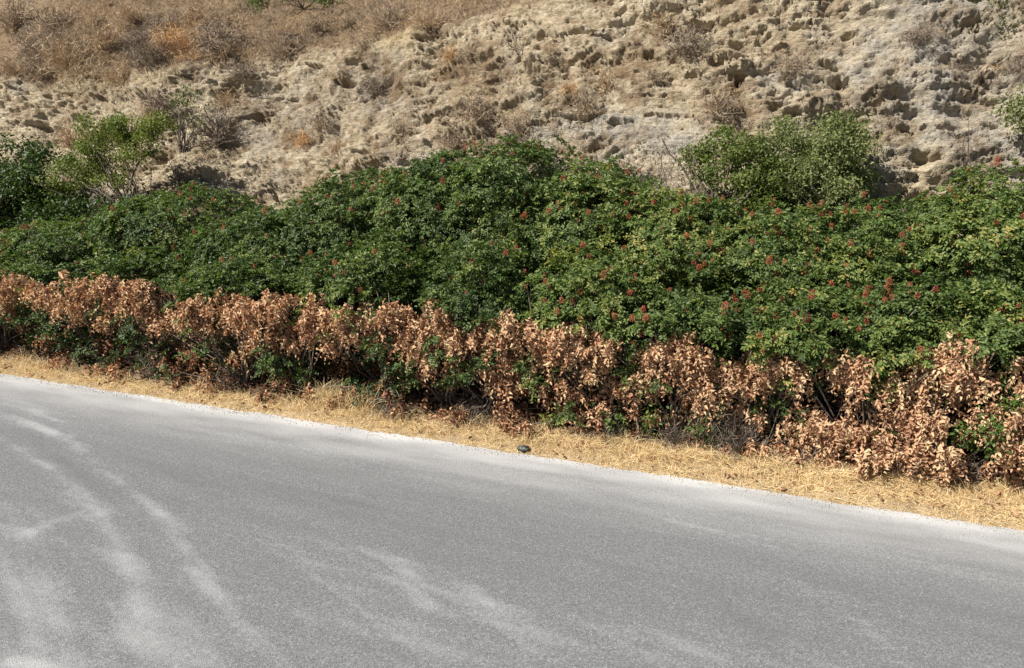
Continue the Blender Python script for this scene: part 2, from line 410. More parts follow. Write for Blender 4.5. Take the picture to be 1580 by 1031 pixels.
PITS = [(148, 127, 14, 5, .16), (430, 125, 14, 4, .14), (482, 103, 22, 6, .2), (530, 128, 18, 5, .18), (398, 186, 14, 10, .2), (895, 52, 14, 4, .16), (935, 54, 16, 3, .12),
        (892, 182, 16, 5, .2), (1020, 176, 36, 4, .18), (955, 194, 14, 4, .14), (1110, 98, 14, 9, .22), (1066, 115, 12, 5, .18), (660, 182, 16, 4, .15), (668, 155, 10, 5, .12), (1140, 115, 6, 7, .15),
        (1195, 166, 12, 7, .18), (1300, 122, 10, 12, .16), (1312, 50, 12, 4, .12), (1370, 132, 12, 4, .1), (1395, 200, 16, 4, .14), (1455, 200, 8, 5, .14), (1430, 245, 24, 5, .12), (1495, 36, 10, 5, .12),
        (1230, 130, 9, 6, .14), (1215, 150, 10, 4, .12), (1000, 75, 9, 5, .13), (1240, 38, 20, 4, .14), (640, 210, 16, 4, .1), (530, 265, 14, 4, .1), (830, 192, 18, 5, .14), (770, 90, 12, 4, .1),
        (1385, 228, 12, 4, .12), (1330, 65, 10, 4, .1), (560, 285, 14, 4, .1), (90, 165, 10, 4, .1), (60, 190, 14, 4, .09), (205, 205, 16, 4, .1), (215, 145, 14, 3, .1), (455, 145, 12, 3, .14), (410, 148, 12, 3, .13), (350, 225, 18, 7, .1)]

def hit_plane(u, v, s_only=False):
    """where a sight line meets the undisplaced hillside"""
    lo = 2.0
    for n in np.arange(2.9, 12, .02):
        s, z = at(u, v, n)
        q = np.linspace(0, 9, 400); nn, zz, aa, qq = hill_frame(np.full(400, s), q)
        zi = np.interp(n, nn, zz)
        if z <= zi: return s, float(np.interp(n, nn, q)), n, z
    return s, 6.0, n, z

S, Q = np.meshgrid(cs, cq, indexing='ij')
N0, Z0, A, QB = hill_frame(S, Q)
up = sstep(-.15, .5, QB)                       # 1 on the softer slope above the cut
L = Z0 - .085 * S + .12 * fbm(S * .45, Z0 * .5, 1, 2)
Lt = L + .03 * fbm(S * 1.5, Z0 * 1.2, 8, 2)
def terrace(Lx, th, seed, pw=1.3):
    i = np.floor(Lx / th); f = Lx / th - i
    am = .5 + .5 * np.sin(i * 12.9898 + seed) ; return am * ((1 - f) ** pw) - .35
m1 = sstep(-.25, .3, fbm(S * .8, Z0 * 1.0, 5, 3)); m2 = sstep(-.3, .2, fbm(S * 1.3, Z0 * 1.8, 15, 3))
Lb = Lt + .012 * fbm(S * 4.0, Z0 * 2, 12, 3, .5)                       # bedding, broken along its length
wx = S + .05 * fbm(S * 3, Z0 * 3, 11, 2)
w1, g1 = worley(wx / .50, Lb / .21, 1); w2, g2 = worley(wx / .20 + 7, Lb / .085, 2); w3, g3 = worley(wx / .085 + 3, Lb / .038, 3)
rk = sstep(-.35, .25, fbm(S * .7, Z0 * .9, 5, 3))
def beds(Lx, th, seed):
    """beds that stand out by random amounts, each undercut at its foot"""
    i = np.floor(Lx / th); f = Lx / th - i; am = pn(i * 7.31 + seed, S * .9 + i * 3.7, .5)
    return am + .7 * (1 - f) - 1.0 * sstep(.80, .97, f) * (.4 + .6 * sstep(-.2, .3, pn(i * 3.1, S * 2.2 + i * 9.0, .2)))
D = .20 * fbm(S * .8, Z0 * .8, 21, 2) + .03 * fbm(S * 1.6, Z0 * 1.9, 31, 2)
def slabs(x, k):
    """broken planes: flat treads and sharp jagged edges between them"""
    i = np.floor(x * k); f = x * k - i; return (i + .25 * f + .75 * sstep(.80, .98, f)) / k
a1 = fbm(S * .9, Lt * 3.0, 201, 6, .56); a2_ = fbm(S * 2.6 + 9, Lt * 8.5, 203, 5, .58)
D += .155 * slabs(a1, 5) * (.35 + .65 * m1) + .085 * slabs(a2_, 5) * (.4 + .6 * rk)
D += .025 * beds(Lb, .26, 1.0) * m1 + .022 * w2 * rk + .020 * w3
c1 = np.abs(fbm(S * 1.3, Lt * 6.0, 205, 4, .6)); c2_ = np.abs(fbm(S * 3.4, Lt * 13.0, 207, 3, .6))
D -= .11 * (1 - sstep(.015, .055, c1)) * sstep(-.05, .25, fbm(S * 1.1, Z0 * 1.4, 209, 3)) + .05 * (1 - sstep(.02, .07, c2_)) * sstep(-.1, .25, fbm(S * 1.6, Z0 * 2, 211, 3))
D += .016 * fbm(S * 18, Z0 * 34, 51, 3, .85)
gul = np.abs(pn(S * 1.6 + .5 * pn(Z0 * 2, 3.3), Z0 * .35, 81)); D -= .05 * (1 - sstep(0, .22, gul)) * (1 - up)
D = D * (1 - .45 * up)
pit = np.zeros(S.shape)
for (u, v, wu, hv, dp) in PITS:
    s, q, n, z = hit_plane(u, v)
    dist = np.linalg.norm(W(s, n, z) - np.array([0, 0, H_CAM])); sc = dist / F_PX
    e = np.hypot((S - s) / (wu * sc * 1.15), (Q - q) / (hv * sc * .75)) + 1.0 * fbm(S * 8, Q * 14, u * .01, 3)
    D -= dp * 1.3 * (1 - sstep(.7, 1.0, e)); D += .03 * np.exp(-(((S - s) / (wu * sc * 1.2)) ** 2 + ((Q - q - 2.2 * hv * sc) / (hv * sc * 1.1)) ** 2))
Vh = W(S, N0 - D * np.sin(A), Z0 + D * np.cos(A))

def patch(u, v, ru, rv):
    s, q, n, z = hit_plane(u, v); sc = np.linalg.norm(W(s, n, z) - np.array([0, 0, H_CAM])) / F_PX
    return np.exp(-(((S - s) / (ru * sc)) ** 2 + ((Q - q) / (rv * sc)) ** 2))
grey = sstep(.15, .5, fbm(S * .9, Z0 * 1.2, 91, 4)) * .9
for a in ((960, 215, 130, 40), (960, 205, 100, 30), (900, 185, 50, 18), (1440, 90, 120, 90), (1420, 90, 110, 80), (1330, 190, 90, 60), (470, 145, 90, 40), (470, 200, 60, 40), (620, 150, 60, 40), (1560, 200, 60, 60)): grey = grey + .8 * patch(*a)
grey = grey * (.6 + .6 * fbm(S * 4, Z0 * 5, 93, 3)) * (1 - up)
yellow = .9 * patch(605, 65, 45, 22) + .5 * patch(800, 20, 20, 30) + .55 * patch(130, 122, 110, 14) + .5 * patch(320, 90, 50, 18) + .4 * patch(230, 105, 60, 14) + .3 * patch(1400, 270, 60, 40)
yellow = yellow * (.55 + .6 * fbm(S * 6, Z0 * 6, 95, 3))
dry = sstep(-.05, .40, fbm(S * 1.5, Z0 * 1.8, 97, 5, .6)) * .62
for a in ((740, 160, 120, 70), (560, 40, 200, 50), (700, 20, 250, 30), (930, 120, 90, 40), (450, 210, 90, 40), (1080, 60, 70, 40), (600, 130, 160, 60), (250, 160, 70, 40), (1120, 150, 40, 40)): dry = dry + .42 * patch(*a)
dry = dry * (.7 + .7 * fbm(S * 7, Z0 * 7, 99, 3)) + .85 * up * (1 - sstep(-1.5, .5, S) * .6)
hill = mesh_np('hillside', Vh.reshape(-1, 3), grid_faces(len(cs), len(cq)), M_CLIFF, vattr={'grey': np.clip(grey, 0, 1), 'yellow': np.clip(yellow, 0, .9), 'dry': np.clip(dry, 0, .9)}, smooth=False)
tag(hill, kind='structure')

def on_hill(s, q):
    i = np.clip(np.searchsorted(cs, s), 0, len(cs) - 1); j = np.clip(np.searchsorted(cq, q), 0, len(cq) - 1)
    return Vh[i, j]

HN = unit(np.array([*(-EN * .85), .55]))       # rough outward direction of the hillside

# ------------------------------------------------------------------ sumac shrubs
def sumac(u, vt, n, rs_, rn_, label, dead, fruit, z0f=.35, seed=0, mat=M_SUMAC, name='sumac_shrub', hue0=.45, extra=(), pairs=5, ll=.029):
    rng = np.random.default_rng(100 + seed)
    sc_, zt = at(u, vt, n); zt -= .07; rs_, rn_ = rs_ * 1.10, rn_ * 1.06
    zg = float(z_bank(sc_, n)); z0 = zg + (zt - zg) * z0f; rz = zt - z0
    base = W(sc_, n, zg)
    root = empty(name, base, label, 'shrub', 'sumac shrubs along the road')
    # tips on a lumpy dome
    m = int(9.5 * (rs_ * rz + rn_ * rz + rs_ * rn_) / .0145 * .62)
    d = rng.normal(size=(m * 3, 3)); d[:, 2] = d[:, 2] * .9 + .25; d = unit(d)[:m]
    lump = 1 + .20 * fbm(d[:, 0] * 1.7 + seed * 3, d[:, 1] * 1.7, d[:, 2] * 1.7, 2) * 1.25 + .16 * fbm(d[:, 0] * 4 + seed, d[:, 1] * 4, d[:, 2] * 4 + 9, 2) + .05 * rng.normal(size=m) + .22 * (rng.random(m) < .05) * rng.random(m)
    shell = np.where(rng.random(m) < .72, 1, rng.uniform(.55, .95, m))
    loc = d * lump[:, None] * shell[:, None] * np.array([rs_, rn_, rz])
    s, nn, z = sc_ + loc[:, 0], n + loc[:, 1], z0 + loc[:, 2]
    ok = (z > z_bank(s, nn) + .25) & (nn > NF(s) + .0)
    zb = ZB(s) + .15 * fbm(s * 4.5, 7.7, 0, 4, .65)
    isdead = ok & (z < zb - .30 * (nn - NF(s) - .2)) & (nn < 1.0) if dead else np.zeros(m, bool)
    isdead &= ~((fbm(s * 4.5, nn * 3, z * 5 + 30, 2) < -.42) & (z > zb - .35))
    live = ok & ~isdead & (fbm(s * 2.1, nn * 2.1, z * 2.1 + 50, 2) > -.36)
    if dead:                                   # a few live shoots deep under the canopy
        k = int(rs_ * 95); xs = sc_ + rng.uniform(-1, 1, k) * rs_; xn = NF(xs) + rng.uniform(.03, .75, k); xz = z_bank(xs, xn) + rng.uniform(.06, .6, k)
        s, nn, z = np.append(s, xs), np.append(nn, xn), np.append(z, xz); d = np.concatenate([d, np.tile([0, -.8, .6], (k, 1))])
        shell = np.append(shell, np.full(k, .5)); live = np.append(live, fbm(xs * 2.5, xn, xz * 2.5, 2) > -.05); isdead = np.append(isdead, np.zeros(k, bool)); m += k
    c = W(s, nn, z)
    nrm = unit(np.stack([d[:, 0] / rs_, d[:, 1] / rn_, d[:, 2] / rz], -1)); nrm = unit(W(nrm[:, 0], nrm[:, 1], 0) * [1, 1, 0] - np.array([*P0, 0]) + np.array([0, 0, 1]) * nrm[:, 2:3])
    axis_ = unit(nrm + np.array([0, 0, .7]))
    def rosette(idx, nl, ln, hue_of, m_, nm, **kw):
        P, Dd, Nv, Ls, Hs = [], [], [], [], []
        for k in range(nl):
            ci = c[idx]; ax = axis_[idx]; K = len(ci)
            t1 = unit(np.cross(ax, rng.normal(size=(K, 3)))); an = k * 2.4 + rng.normal(size=K) * .3
            ref = unit(np.cross(ax, np.array([.3, .8, .1]))); oth = np.cross(ax, ref)
            ang = an + idx * 1.7
            out = ref * np.cos(ang)[:, None] + oth * np.sin(ang)[:, None]
            el = rng.uniform(-.25, .75, K)[:, None]
            dd = unit(out * np.cos(el) + ax * np.sin(el))
            P.append(ci + rng.normal(size=(K, 3)) * .02); Dd.append(dd); Nv.append(unit(ax + out * -.3)); Ls.append(ln * rng.uniform(.7, 1.25, K)); Hs.append(hue_of(idx, K))
        return pinnate(*[np.concatenate(a) for a in (P, Dd, Nv, Ls, Hs)], rng=rng, **kw)
    li = np.nonzero(live)[0]
    rosh = rng.normal(size=m) * .13 + .22 * fbm(s * 1.8, nn * 1.8, z * 1.8 + 4, 2)
    V, Fc, H = rosette(li, 8, .118, lambda i, K: hue0 - .22 * (shell[i] == .5) + rosh[i] + rng.normal(size=K) * .08, mat, 'foliage', pairs=pairs, ll=ll, lw=ll * .5, droop=.14, jit=.35)  # shoots under the canopy get a lower hue, shade put into their colour
    mesh_np('foliage', V - base, Fc, mat, root, {'hue': np.clip(H, 0, 1)})
    tips = [c[li[(rng.random(len(li)) < .16) & (shell[li] <= 1)]]]
    # dead leaves left hanging where the roadside was sprayed
    pts = []
    if dead:
        di = np.nonzero(isdead & (fbm(s * 5, nn * 4, z * 5.5 + 9, 2) > -.08) & (rng.random(m) < .7))[0]
        zlow = ZL(s[di]) + .10 + .12 * fbm(s[di] * 4.5, 1.2, 0, 3)
        keep = (z[di] > zlow) & (nn[di] < NF(s[di]) + .5) | (rng.random(len(di)) < .03)
        pts.append(c[di[keep]])
        # a curtain of bunches along the front
        K = int(rs_ * 2 * dead * 150); sx = sc_ + rng.uniform(-1.0, 1.0, K) * rs_; tz = rng.random(K) ** 1.25
        zt_, zl_ = ZB(sx), ZL(sx); zz = zt_ + .0 - (zt_ - zl_ - .08 + .14 * fbm(sx * 5, 4.4, 0, 2)) * tz + rng.normal(size=K) * .04
        ny = NF(sx) + .05 + .12 * fbm(sx * 2.7, zz * 2.7, 3, 2) + .10 * tz + rng.random(K) * .2
        good = (fbm(sx * 2.9, zz * 4.0, 17 + 0 * sx, 2) > -.1) & (fbm(sx * 6.5, zz * 6.0, 27 + 0 * sx, 2) > .0)
        pts.append(W(sx, ny, zz)[good])
        K = int(rs_ * 44); sx = sc_ + rng.uniform(-1.0, 1.0, K) * rs_; ny = NF(sx) + rng.uniform(.0, .8, K); zz = z_bank(sx, ny) + rng.uniform(.02, .45, K) * np.minimum(1, (ny - NF(sx)) * 3 + .3)
        low = W(sx, ny, zz)
        for (eu, ev, er, en, ek) in extra:
            es, ez = at(eu, ev, en); g3 = rng.normal(size=(ek, 3)) * [er, er * .6, er * .8]
            zz = np.maximum(ez + g3[:, 2], z_bank(es + g3[:, 0], en + g3[:, 1]) + .04)
            pts.append(W(es + g3[:, 0], en + g3[:, 1], zz))
        c2 = np.concatenate(pts + [low]); K = len(c2); under = np.zeros(K); under[K - len(low):] = .35; bsz = rng.uniform(.6, 1.35, K)  # low bunches take a darker hue, painting the shade below the band
        P, Dd, Nv, Ls, Hs = [], [], [], [], []
        clump = .12 * fbm(c2[:, 0] * 3, c2[:, 1] * 3, c2[:, 2] * 3, 2)
        for k in range(7):
            out = unit(rng.normal(size=(K, 3)) * [1, 1, .35] + np.array([*(-EN * .3), -1.0]))
            P.append(c2 + rng.normal(size=(K, 3)) * .025); Dd.append(out); Nv.append(unit(rng.normal(size=(K, 3)) + np.array([*(-EN), .6]) * 1.2))
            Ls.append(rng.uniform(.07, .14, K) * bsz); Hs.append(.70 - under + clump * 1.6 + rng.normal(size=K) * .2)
        V, Fc, H = pinnate(*[np.concatenate(a) for a in (P, Dd, Nv, Ls, Hs)], pairs=4, ll=.030, lw=.0155, droop=.6, jit=.55, fold=.38, ldroop=.4, rng=rng)
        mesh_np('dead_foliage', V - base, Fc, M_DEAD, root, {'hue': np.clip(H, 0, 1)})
        tips.append(c2[rng.random(K) < .4])
    tp = np.concatenate(tips); K = len(tp)
    nb = 7; bsx = sc_ + rng.uniform(-.75, .75, nb) * rs_; bny = np.maximum(n + rng.uniform(-.85, .4, nb) * rn_ * .8, NF(bsx) + .25)
    B = W(bsx, bny, z_bank(bsx, bny) - .03)
    pick = np.argmin(np.linalg.norm(tp[:, None, :2] - B[None, :, :2] + rng.normal(size=(K, nb, 2)) * .25, axis=2), axis=1)
    C = curve_pts(B[pick] + rng.normal(size=(K, 3)) * [.05, .05, 0], tp - np.array([0, 0, .04]), 6, .05, .03, rng)
    V, Fc, H = tubes(C, np.linspace(.011, .003, 6)[None] * rng.uniform(.6, 1.2, K)[:, None], 4, rng.uniform(.1, .8, K))
    mesh_np('branches', V - base, Fc, M_TWIG, root, {'hue': H})
    # upright fruit heads on the sunny tips
    cand = li[(shell[li] == 1) & (d[li, 2] > .15) & (d[li, 1] < .5)]
    if len(cand) and fruit:
        for k, i in enumerate(rng.choice(cand, min(int(fruit * 2.6), len(cand)), replace=False)):
            o = bpy.data.objects.new('fruit_cluster', FRUITS[int(rng.integers(len(FRUITS)))]); COL.objects.link(o); o.parent = root
            o.location = c[i] - base + axis_[i] * .03 + np.array([0, 0, .005])
            q = Vector(unit(axis_[i] * .4 + np.array([0, 0, 1]) + rng.normal(size=3) * .4)).to_track_quat('Z', 'X'); o.rotation_euler = q.to_euler()
            f = rng.uniform(.32, .64); o.scale = (f * rng.uniform(.9, 1.3), f * rng.uniform(.9, 1.3), f * rng.uniform(.6, 1.05))
    return root

def fruit_mesh(seed):
    rng = np.random.default_rng(seed); V, Fs = [], []; off = 0
    # a cone of many small berries bunched on one stalk
    a, b = 6, 5
    for k in range(46):
        t = (k + .5) / 46; r = .034 * math.sin(math.pi * min(1, .18 + .82 * (1 - t)) * .62) ; an = k * 2.4
        c = np.array([r * math.cos(an), r * math.sin(an), t * .125]) + rng.normal(size=3) * .003
        rad = rng.uniform(.007, .010)
        for (px_, py_, pz_) in ((1, 0, 0), (0, 1, 0), (-1, 0, 0), (0, -1, 0), (0, 0, 1), (0, 0, -1)): V.append(c + rad * np.array([px_, py_, pz_]))
        for q in range(4): Fs.append((off + q, off + (q + 1) % 4, off + 4)); Fs.append((off + (q + 1) % 4, off + q, off + 5))
        off += 6
    o = mesh_np('fruit_cluster', V, Fs, M_FRUIT, smooth=True, link=False); me = o.data; bpy.data.objects.remove(o); return me
FRUITS = [fruit_mesh(k) for k in range(4)]

_b = [(-150, 430), (0, 432), (60, 410), (110, 402), (170, 412), (250, 440), (330, 452), (420, 452), (560, 470), (640, 466), (740, 482), (800, 492), (900, 494), (960, 515), (1050, 528), (1130, 535), (1220, 548), (1310, 556), (1400, 556), (1490, 545), (1560, 566), (1720, 590)]
_l = [(-150, 500), (0, 492), (80, 478), (160, 476), (240, 490), (320, 498), (400, 530), (480, 535), (560, 548), (640, 545), (700, 580), (760, 592), (820, 600), (870, 625), (960, 608), (1050, 600), (1120, 610), (1200, 600), (1290, 595), (1400, 615), (1500, 610), (1580, 680), (1720, 720)]
_bs = np.array([at(u, v, .50) for u, v in _b]); _ls = np.array([at(u, v, .50) for u, v in _l])
ZB = lambda s: np.interp(s, _bs[:, 0], _bs[:, 1])
ZL = lambda s: np.interp(s, _ls[:, 0], _ls[:, 1])

BACK = [  # u, top v, n, rs, rn, fruit, hue, label
    (-170, 330, 2.3, 1.0, .95, 6, .40, 'green sumac shrub reaching in past the far left edge of the thicket'),
    (135, 338, 2.3, .95, .90, 8, .45, 'low green sumac shrub directly below the yellow-green tree'),
    (285, 290, 2.7, .75, .85, 8, .42, 'green sumac shrub to the right of the yellow-green tree trunk'),
    (425, 325, 2.2, .75, .85, 6, .36, 'dark shaded sumac shrub in the dip below the bare pale rock gap'),
    (565, 268, 2.5, .80, .95, 14, .38, 'rising green sumac shrub on the left slope of the tallest mound'),
    (690, 238, 2.7, .70, .90, 16, .40, 'tall green sumac shrub just left of the peak of the thicket'),
    (790, 218, 2.7, .55, .90, 14, .42, 'green sumac shrub forming the highest peak of the thicket'),
    (862, 268, 2.5, .42, .75, 6, .42, 'small green sumac shrub filling the cleft below leafless grey twigs'),
    (930, 245, 2.7, .52, .85, 16, .52, 'green sumac shrub right of the dark cleft, under the grey rock patch'),
    (1040, 290, 2.4, .60, .85, 14, .60, 'yellowish sumac shrub in front of the bare grey-twigged shrub'),
    (1205, 310, 2.3, .62, .90, 24, .46, 'green sumac shrub with many red fruits right below the grey-green bush'),
    (1345, 325, 2.3, .62, .90, 24, .45, 'green sumac shrub with red fruits below the dark shadow on rock'),
    (1530, 272, 2.5, .62, .95, 12, .58, 'light green sumac mound rising against pale rock at the right edge'),
    (1720, 285, 2.4, .70, .95, 4, .6, 'light green sumac shrub continuing the thicket past the right edge')]
FRONT = [
    (-160, 400, 1.5, .95, .9, 3, .40, 1.0, 'sumac shrub with a brown dead skirt past the far left edge', ()),
    (45, 392, 1.5, .80, .85, 5, .42, 1.1, 'sumac shrub whose pinkish brown dead band is highest, at far left', ()),
    (230, 395, 1.5, .75, .85, 5, .42, 1.1, 'sumac shrub with dead brown leaves above dark bare forked stems', ()),
    (410, 395, 1.45, .70, .85, 5, .34, 1.1, 'dark green sumac shrub with brown skirt behind the leafy green weed', ()),
    (575, 375, 1.45, .68, .85, 9, .40, 1.15, 'sumac shrub with dense tan skirt above the tall straw tuft', ((585, 600, .10, .7, 7),)),
    (735, 385, 1.45, .60, .85, 9, .40, .9, 'sumac shrub with thin hanging dead leaves left of the black hollow', ((700, 620, .10, .8, 6),)),
    (925, 395, 1.45, .62, .85, 14, .52, 1.2, 'sumac shrub with thick tan dead curtain right of the black hollow', ((900, 610, .12, .62, 18), (930, 665, .10, .62, 12))),
    (1095, 410, 1.45, .62, .85, 20, .44, 1.1, 'sumac shrub with red fruits above the tangle of grey dry stalks', ((1080, 610, .11, .62, 14), (1130, 650, .14, .7, 12))),
    (1265, 425, 1.45, .60, .85, 24, .44, 1.0, 'sumac shrub with most red fruits above a low reddish brown heap', ((1270, 660, .14, .58, 34), (1240, 705, .13, .55, 22), (1330, 700, .10, .6, 10))),
    (1420, 425, 1.45, .55, .85, 18, .44, 1.2, 'sumac shrub with two stacked bunches of pale brown dead leaves', ((1400, 640, .10, .55, 26), (1390, 690, .14, .52, 34), (1440, 700, .10, .52, 16), (1480, 570, .12, .55, 22))),
    (1560, 440, 1.45, .55, .85, 8, .55, .9, 'sumac shrub with straw coloured dead leaves at the right edge', ((1560, 620, .12, .5, 22), (1575, 690, .10, .45, 14))),
    (1720, 450, 1.45, .60, .85, 4, .5, 1.0, 'sumac shrub with brown skirt past the right edge', ())]
for k, (u, v, n, a, b, fr, hue, lab) in enumerate(BACK): sumac(u, v, n - .12, a, b, lab, 0, fr, .45, k, hue0=hue)
for k, (u, v, n, a, b, fr, hue, dd, lab, ex) in enumerate(FRONT): sumac(u, v, n - .27 - .10 * (u < 700), a, b, lab, dd, fr, .42, 40 + k, hue0=hue, extra=[(e[0], e[1], e[2], e[3] - .06, e[4]) for e in ex])

# ------------------------------------------------------------------ other leafy shrubs and trees
def leafy(name, cat, label, blobs, base_uvn, mat, leaf=.03, dens=1.0, hue0=.5, seed=0, stems=40, stem_r=.02, group=None, on_cliff=None, bare=0):
    """blobs: (u, v, n, radius along, radius up) foliage clumps; stems run from the base to them"""
    rng = np.random.default_rng(500 + seed)
    if base_uvn[1] is None:
        s0 = at(base_uvn[0], 400, base_uvn[2])[0]; base = W(s0, base_uvn[2], float(z_bank(s0, base_uvn[2])) - .02)
    else:
        s0, z0 = at(*base_uvn); base = W(s0, base_uvn[2], z0)
    root = empty(name, base, label, cat, group)
    Cs, Rs = [], []
    for (u, v, n, ra, rb) in blobs:
        s, z = at(u, v, n); sub = rng.normal(size=(11, 3)) * .45
        for e in sub:
            K = int(ra * rb * 520 * dens * (.03 / leaf) ** 1.2 * rng.uniform(.4, 1.5))
            d = unit(rng.normal(size=(K, 3))) * (rng.random(K) ** .5)[:, None] * rng.uniform(.28, .5) + e
            Cs.append(W(s + d[:, 0] * ra, n + d[:, 1] * ra * .8, z + d[:, 2] * rb))
    c = np.concatenate(Cs); K = len(c)
    k = 4
    P = np.repeat(c, k, 0) + rng.normal(size=(K * k, 3)) * leaf * 1.1
    Hh = np.repeat(hue0 + .22 * fbm(c[:, 0] * 2.5, c[:, 1] * 2.5, c[:, 2] * 2.5, 2) + rng.normal(size=K) * .12, k) + rng.normal(size=K * k) * .08
    Dd = rng.normal(size=(K * k, 3)) + np.array([0, 0, -.1]); Nv = rng.normal(size=(K * k, 3)) + np.array([0, -.3, 1.2])
    Ll = leaf * rng.uniform(.7, 1.4, K * k)
    V, Fc, H = leaflets(P, Dd, Nv, Ll, Ll * .48, np.clip(Hh, 0, 1), .15, .15)
    mesh_np('foliage', V - base, Fc, mat, root, {'hue': H})
    tp = c[rng.choice(K, min(stems, K), replace=False)]; n_ = len(tp)
    st = base + rng.normal(size=(n_, 3)) * [.03, .03, 0]
    C = curve_pts(st, tp, 8, .05, .07, rng)
    V, Fc, H = tubes(C, np.linspace(1, .18, 8)[None] * stem_r * rng.uniform(.3, .8, n_)[:, None], 5, rng.uniform(0, .35, n_))
    mesh_np('branches', V - base, Fc, M_TWIG, root, {'hue': H})
    return root

leafy('broadleaf_shrub', 'shrub', 'dark green rounded shrub without fruits at the far left edge', [(0, 275, 3.0, .55, .40), (45, 255, 3.1, .40, .32), (70, 310, 2.9, .45, .3), (-90, 290, 3, .7, .5), (25, 335, 2.8, .6, .25), (15, 300, 2.9, .5, .4), (60, 285, 2.95, .3, .3), (110, 318, 2.75, .35, .14), (160, 325, 2.75, .3, .10), (80, 340, 2.6, .4, .15)],
      (10, None, 2.9), M_DARKLEAF, .05, 1.1, .5, 1, 40, .02)
leafy('leaning_tree', 'tree', 'small yellow-green tree with dark leaning stems against the left rock', [(165, 190, 3.25, .36, .20), (140, 225, 3.15, .34, .20), (215, 200, 3.3, .34, .18), (185, 225, 3.2, .40, .16), (100, 255, 3.0, .28, .16), (255, 190, 3.35, .16, .12), (85, 285, 2.9, .18, .14), (160, 260, 3.15, .35, .10), (230, 235, 3.25, .2, .08), (180, 210, 3.1, .35, .2), (130, 250, 3.0, .25, .14), (120, 280, 2.95, .3, .12), (170, 275, 3.0, .35, .10), (205, 245, 3.05, .2, .1)],
      (200, 335, 2.95), M_YELLOWLEAF, .032, 1.3, .6, 2, 16, .022)
leafy('sparse_shrub', 'shrub', 'thin sparse green shrub with dark crooked branch above the leaning tree', [(288, 145, 3.5, .13, .16), (300, 185, 3.45, .15, .08), (272, 160, 3.5, .12, .06), (310, 165, 3.5, .1, .06)], (285, 235, 3.35), M_YELLOWLEAF, .03, .5, .25, 3, 22, .014)
leafy('grey_green_bush', 'bush', 'large grey-green bush casting a dark shadow on the right rock', [(1285, 235, 3.35, .42, .36), (1250, 215, 3.4, .30, .25), (1305, 195, 3.45, .22, .20), (1240, 260, 3.2, .40, .28), (1320, 260, 3.3, .26, .28), (1215, 195, 3.5, .14, .12), (1190, 240, 3.2, .3, .2), (1270, 290, 3.0, .35, .22), (1220, 290, 2.95, .3, .2), (1195, 215, 3.3, .25, .2), (1260, 240, 3.2, .4, .3), (1310, 225, 3.35, .3, .3), (1180, 265, 3.05, .3, .2), (1290, 250, 3.25, .35, .3)],
      (1275, 345, 3.05), M_OLIVELEAF, .03, 1.0, .5, 4, 22, .016)
leafy('olive_bush', 'bush', 'yellowish olive bush left of the big grey-green bush', [(1110, 235, 3.1, .30, .20), (1150, 240, 3.1, .32, .24), (1075, 245, 3.1, .20, .14), (1170, 270, 3.0, .34, .22), (1120, 205, 3.2, .14, .08), (1130, 280, 2.95, .25, .14), (1165, 305, 2.85, .3, .16), (1090, 270, 2.95, .2, .12), (1150, 225, 3.2, .3, .16), (1185, 270, 2.95, .25, .2)],
      (1112, 352, 2.85), M_YELLOWLEAF, .032, .9, .32, 5, 22, .018)
leafy('cliff_bush', 'bush', 'small green bush clinging to the rock at the right edge', [(1572, 180, 3.6, .13, .14), (1590, 175, 3.6, .2, .18)], (1585, 210, 3.75), M_OLIVELEAF, .034, 1.1, .45, 6, 16, .01)
leafy('crest_bush', 'bush', 'olive brown bush hanging at the top right corner', [(1545, 15, 4.75, .26, .18), (1580, 25, 4.75, .3, .2), (1525, -10, 4.85, .25, .2), (1560, 40, 4.65, .15, .08)], (1560, 40, 4.95), M_OLIVELEAF, .03, .9, .25, 7, 24, .01)
leafy('crest_bush', 'bush', 'small dark green bush cut by the top edge, left of middle', [(490, -5, 5.4, .30, .14), (400, 0, 5.4, .25, .12), (450, -20, 5.5, .4, .15)], (470, 15, 5.6), M_DARKLEAF, .035, .8, .8, 8, 20, .01)

WEEDS = [(225, 560, .95, .22, .14, 'leafy green weed in shade below the dead leaves, beside forked stems'), (50, 530, 1.0, .22, .12, 'pale green low weed at the far left foot of the thicket'), (462, 570, .72, .13, .16, 'bright green bushy weed left of the tall straw tuft'),
         (640, 580, .85, .14, .12, 'dark green sapling half hidden right of the tall straw tuft'), (852, 645, .55, .08, .07, 'small yellow-green weed on the verge below the black hollow'), (1005, 645, .62, .08, .10, 'small green weed beside the lone bare stalk on the verge'),
         (1085, 665, .6, .12, .08, 'low green weed under the hanging bunches of dead leaves at mid right'), (1345, 590, .62, .10, .13, 'green sapling between two bunches of dead leaves at right'), (1460, 585, .6, .16, .10, 'bright green sapling just under the large pale brown bunch'),
         (1535, 660, .48, .24, .20, 'yellow-green leafy weed near the right edge of the verge'), (1420, 735, .42, .05, .09, 'small bright yellow weed standing at the foot of dry stalks'), (1330, 690, .58, .08, .07, 'little green weed between the two reddish brown heaps'), (140, 515, 1.15, .3, .1, 'dim green leaves just below the left end of the brown band'),
         (330, 570, 1.1, .2, .2, 'dim olive sapling deep in the shade left of the bright weed')]
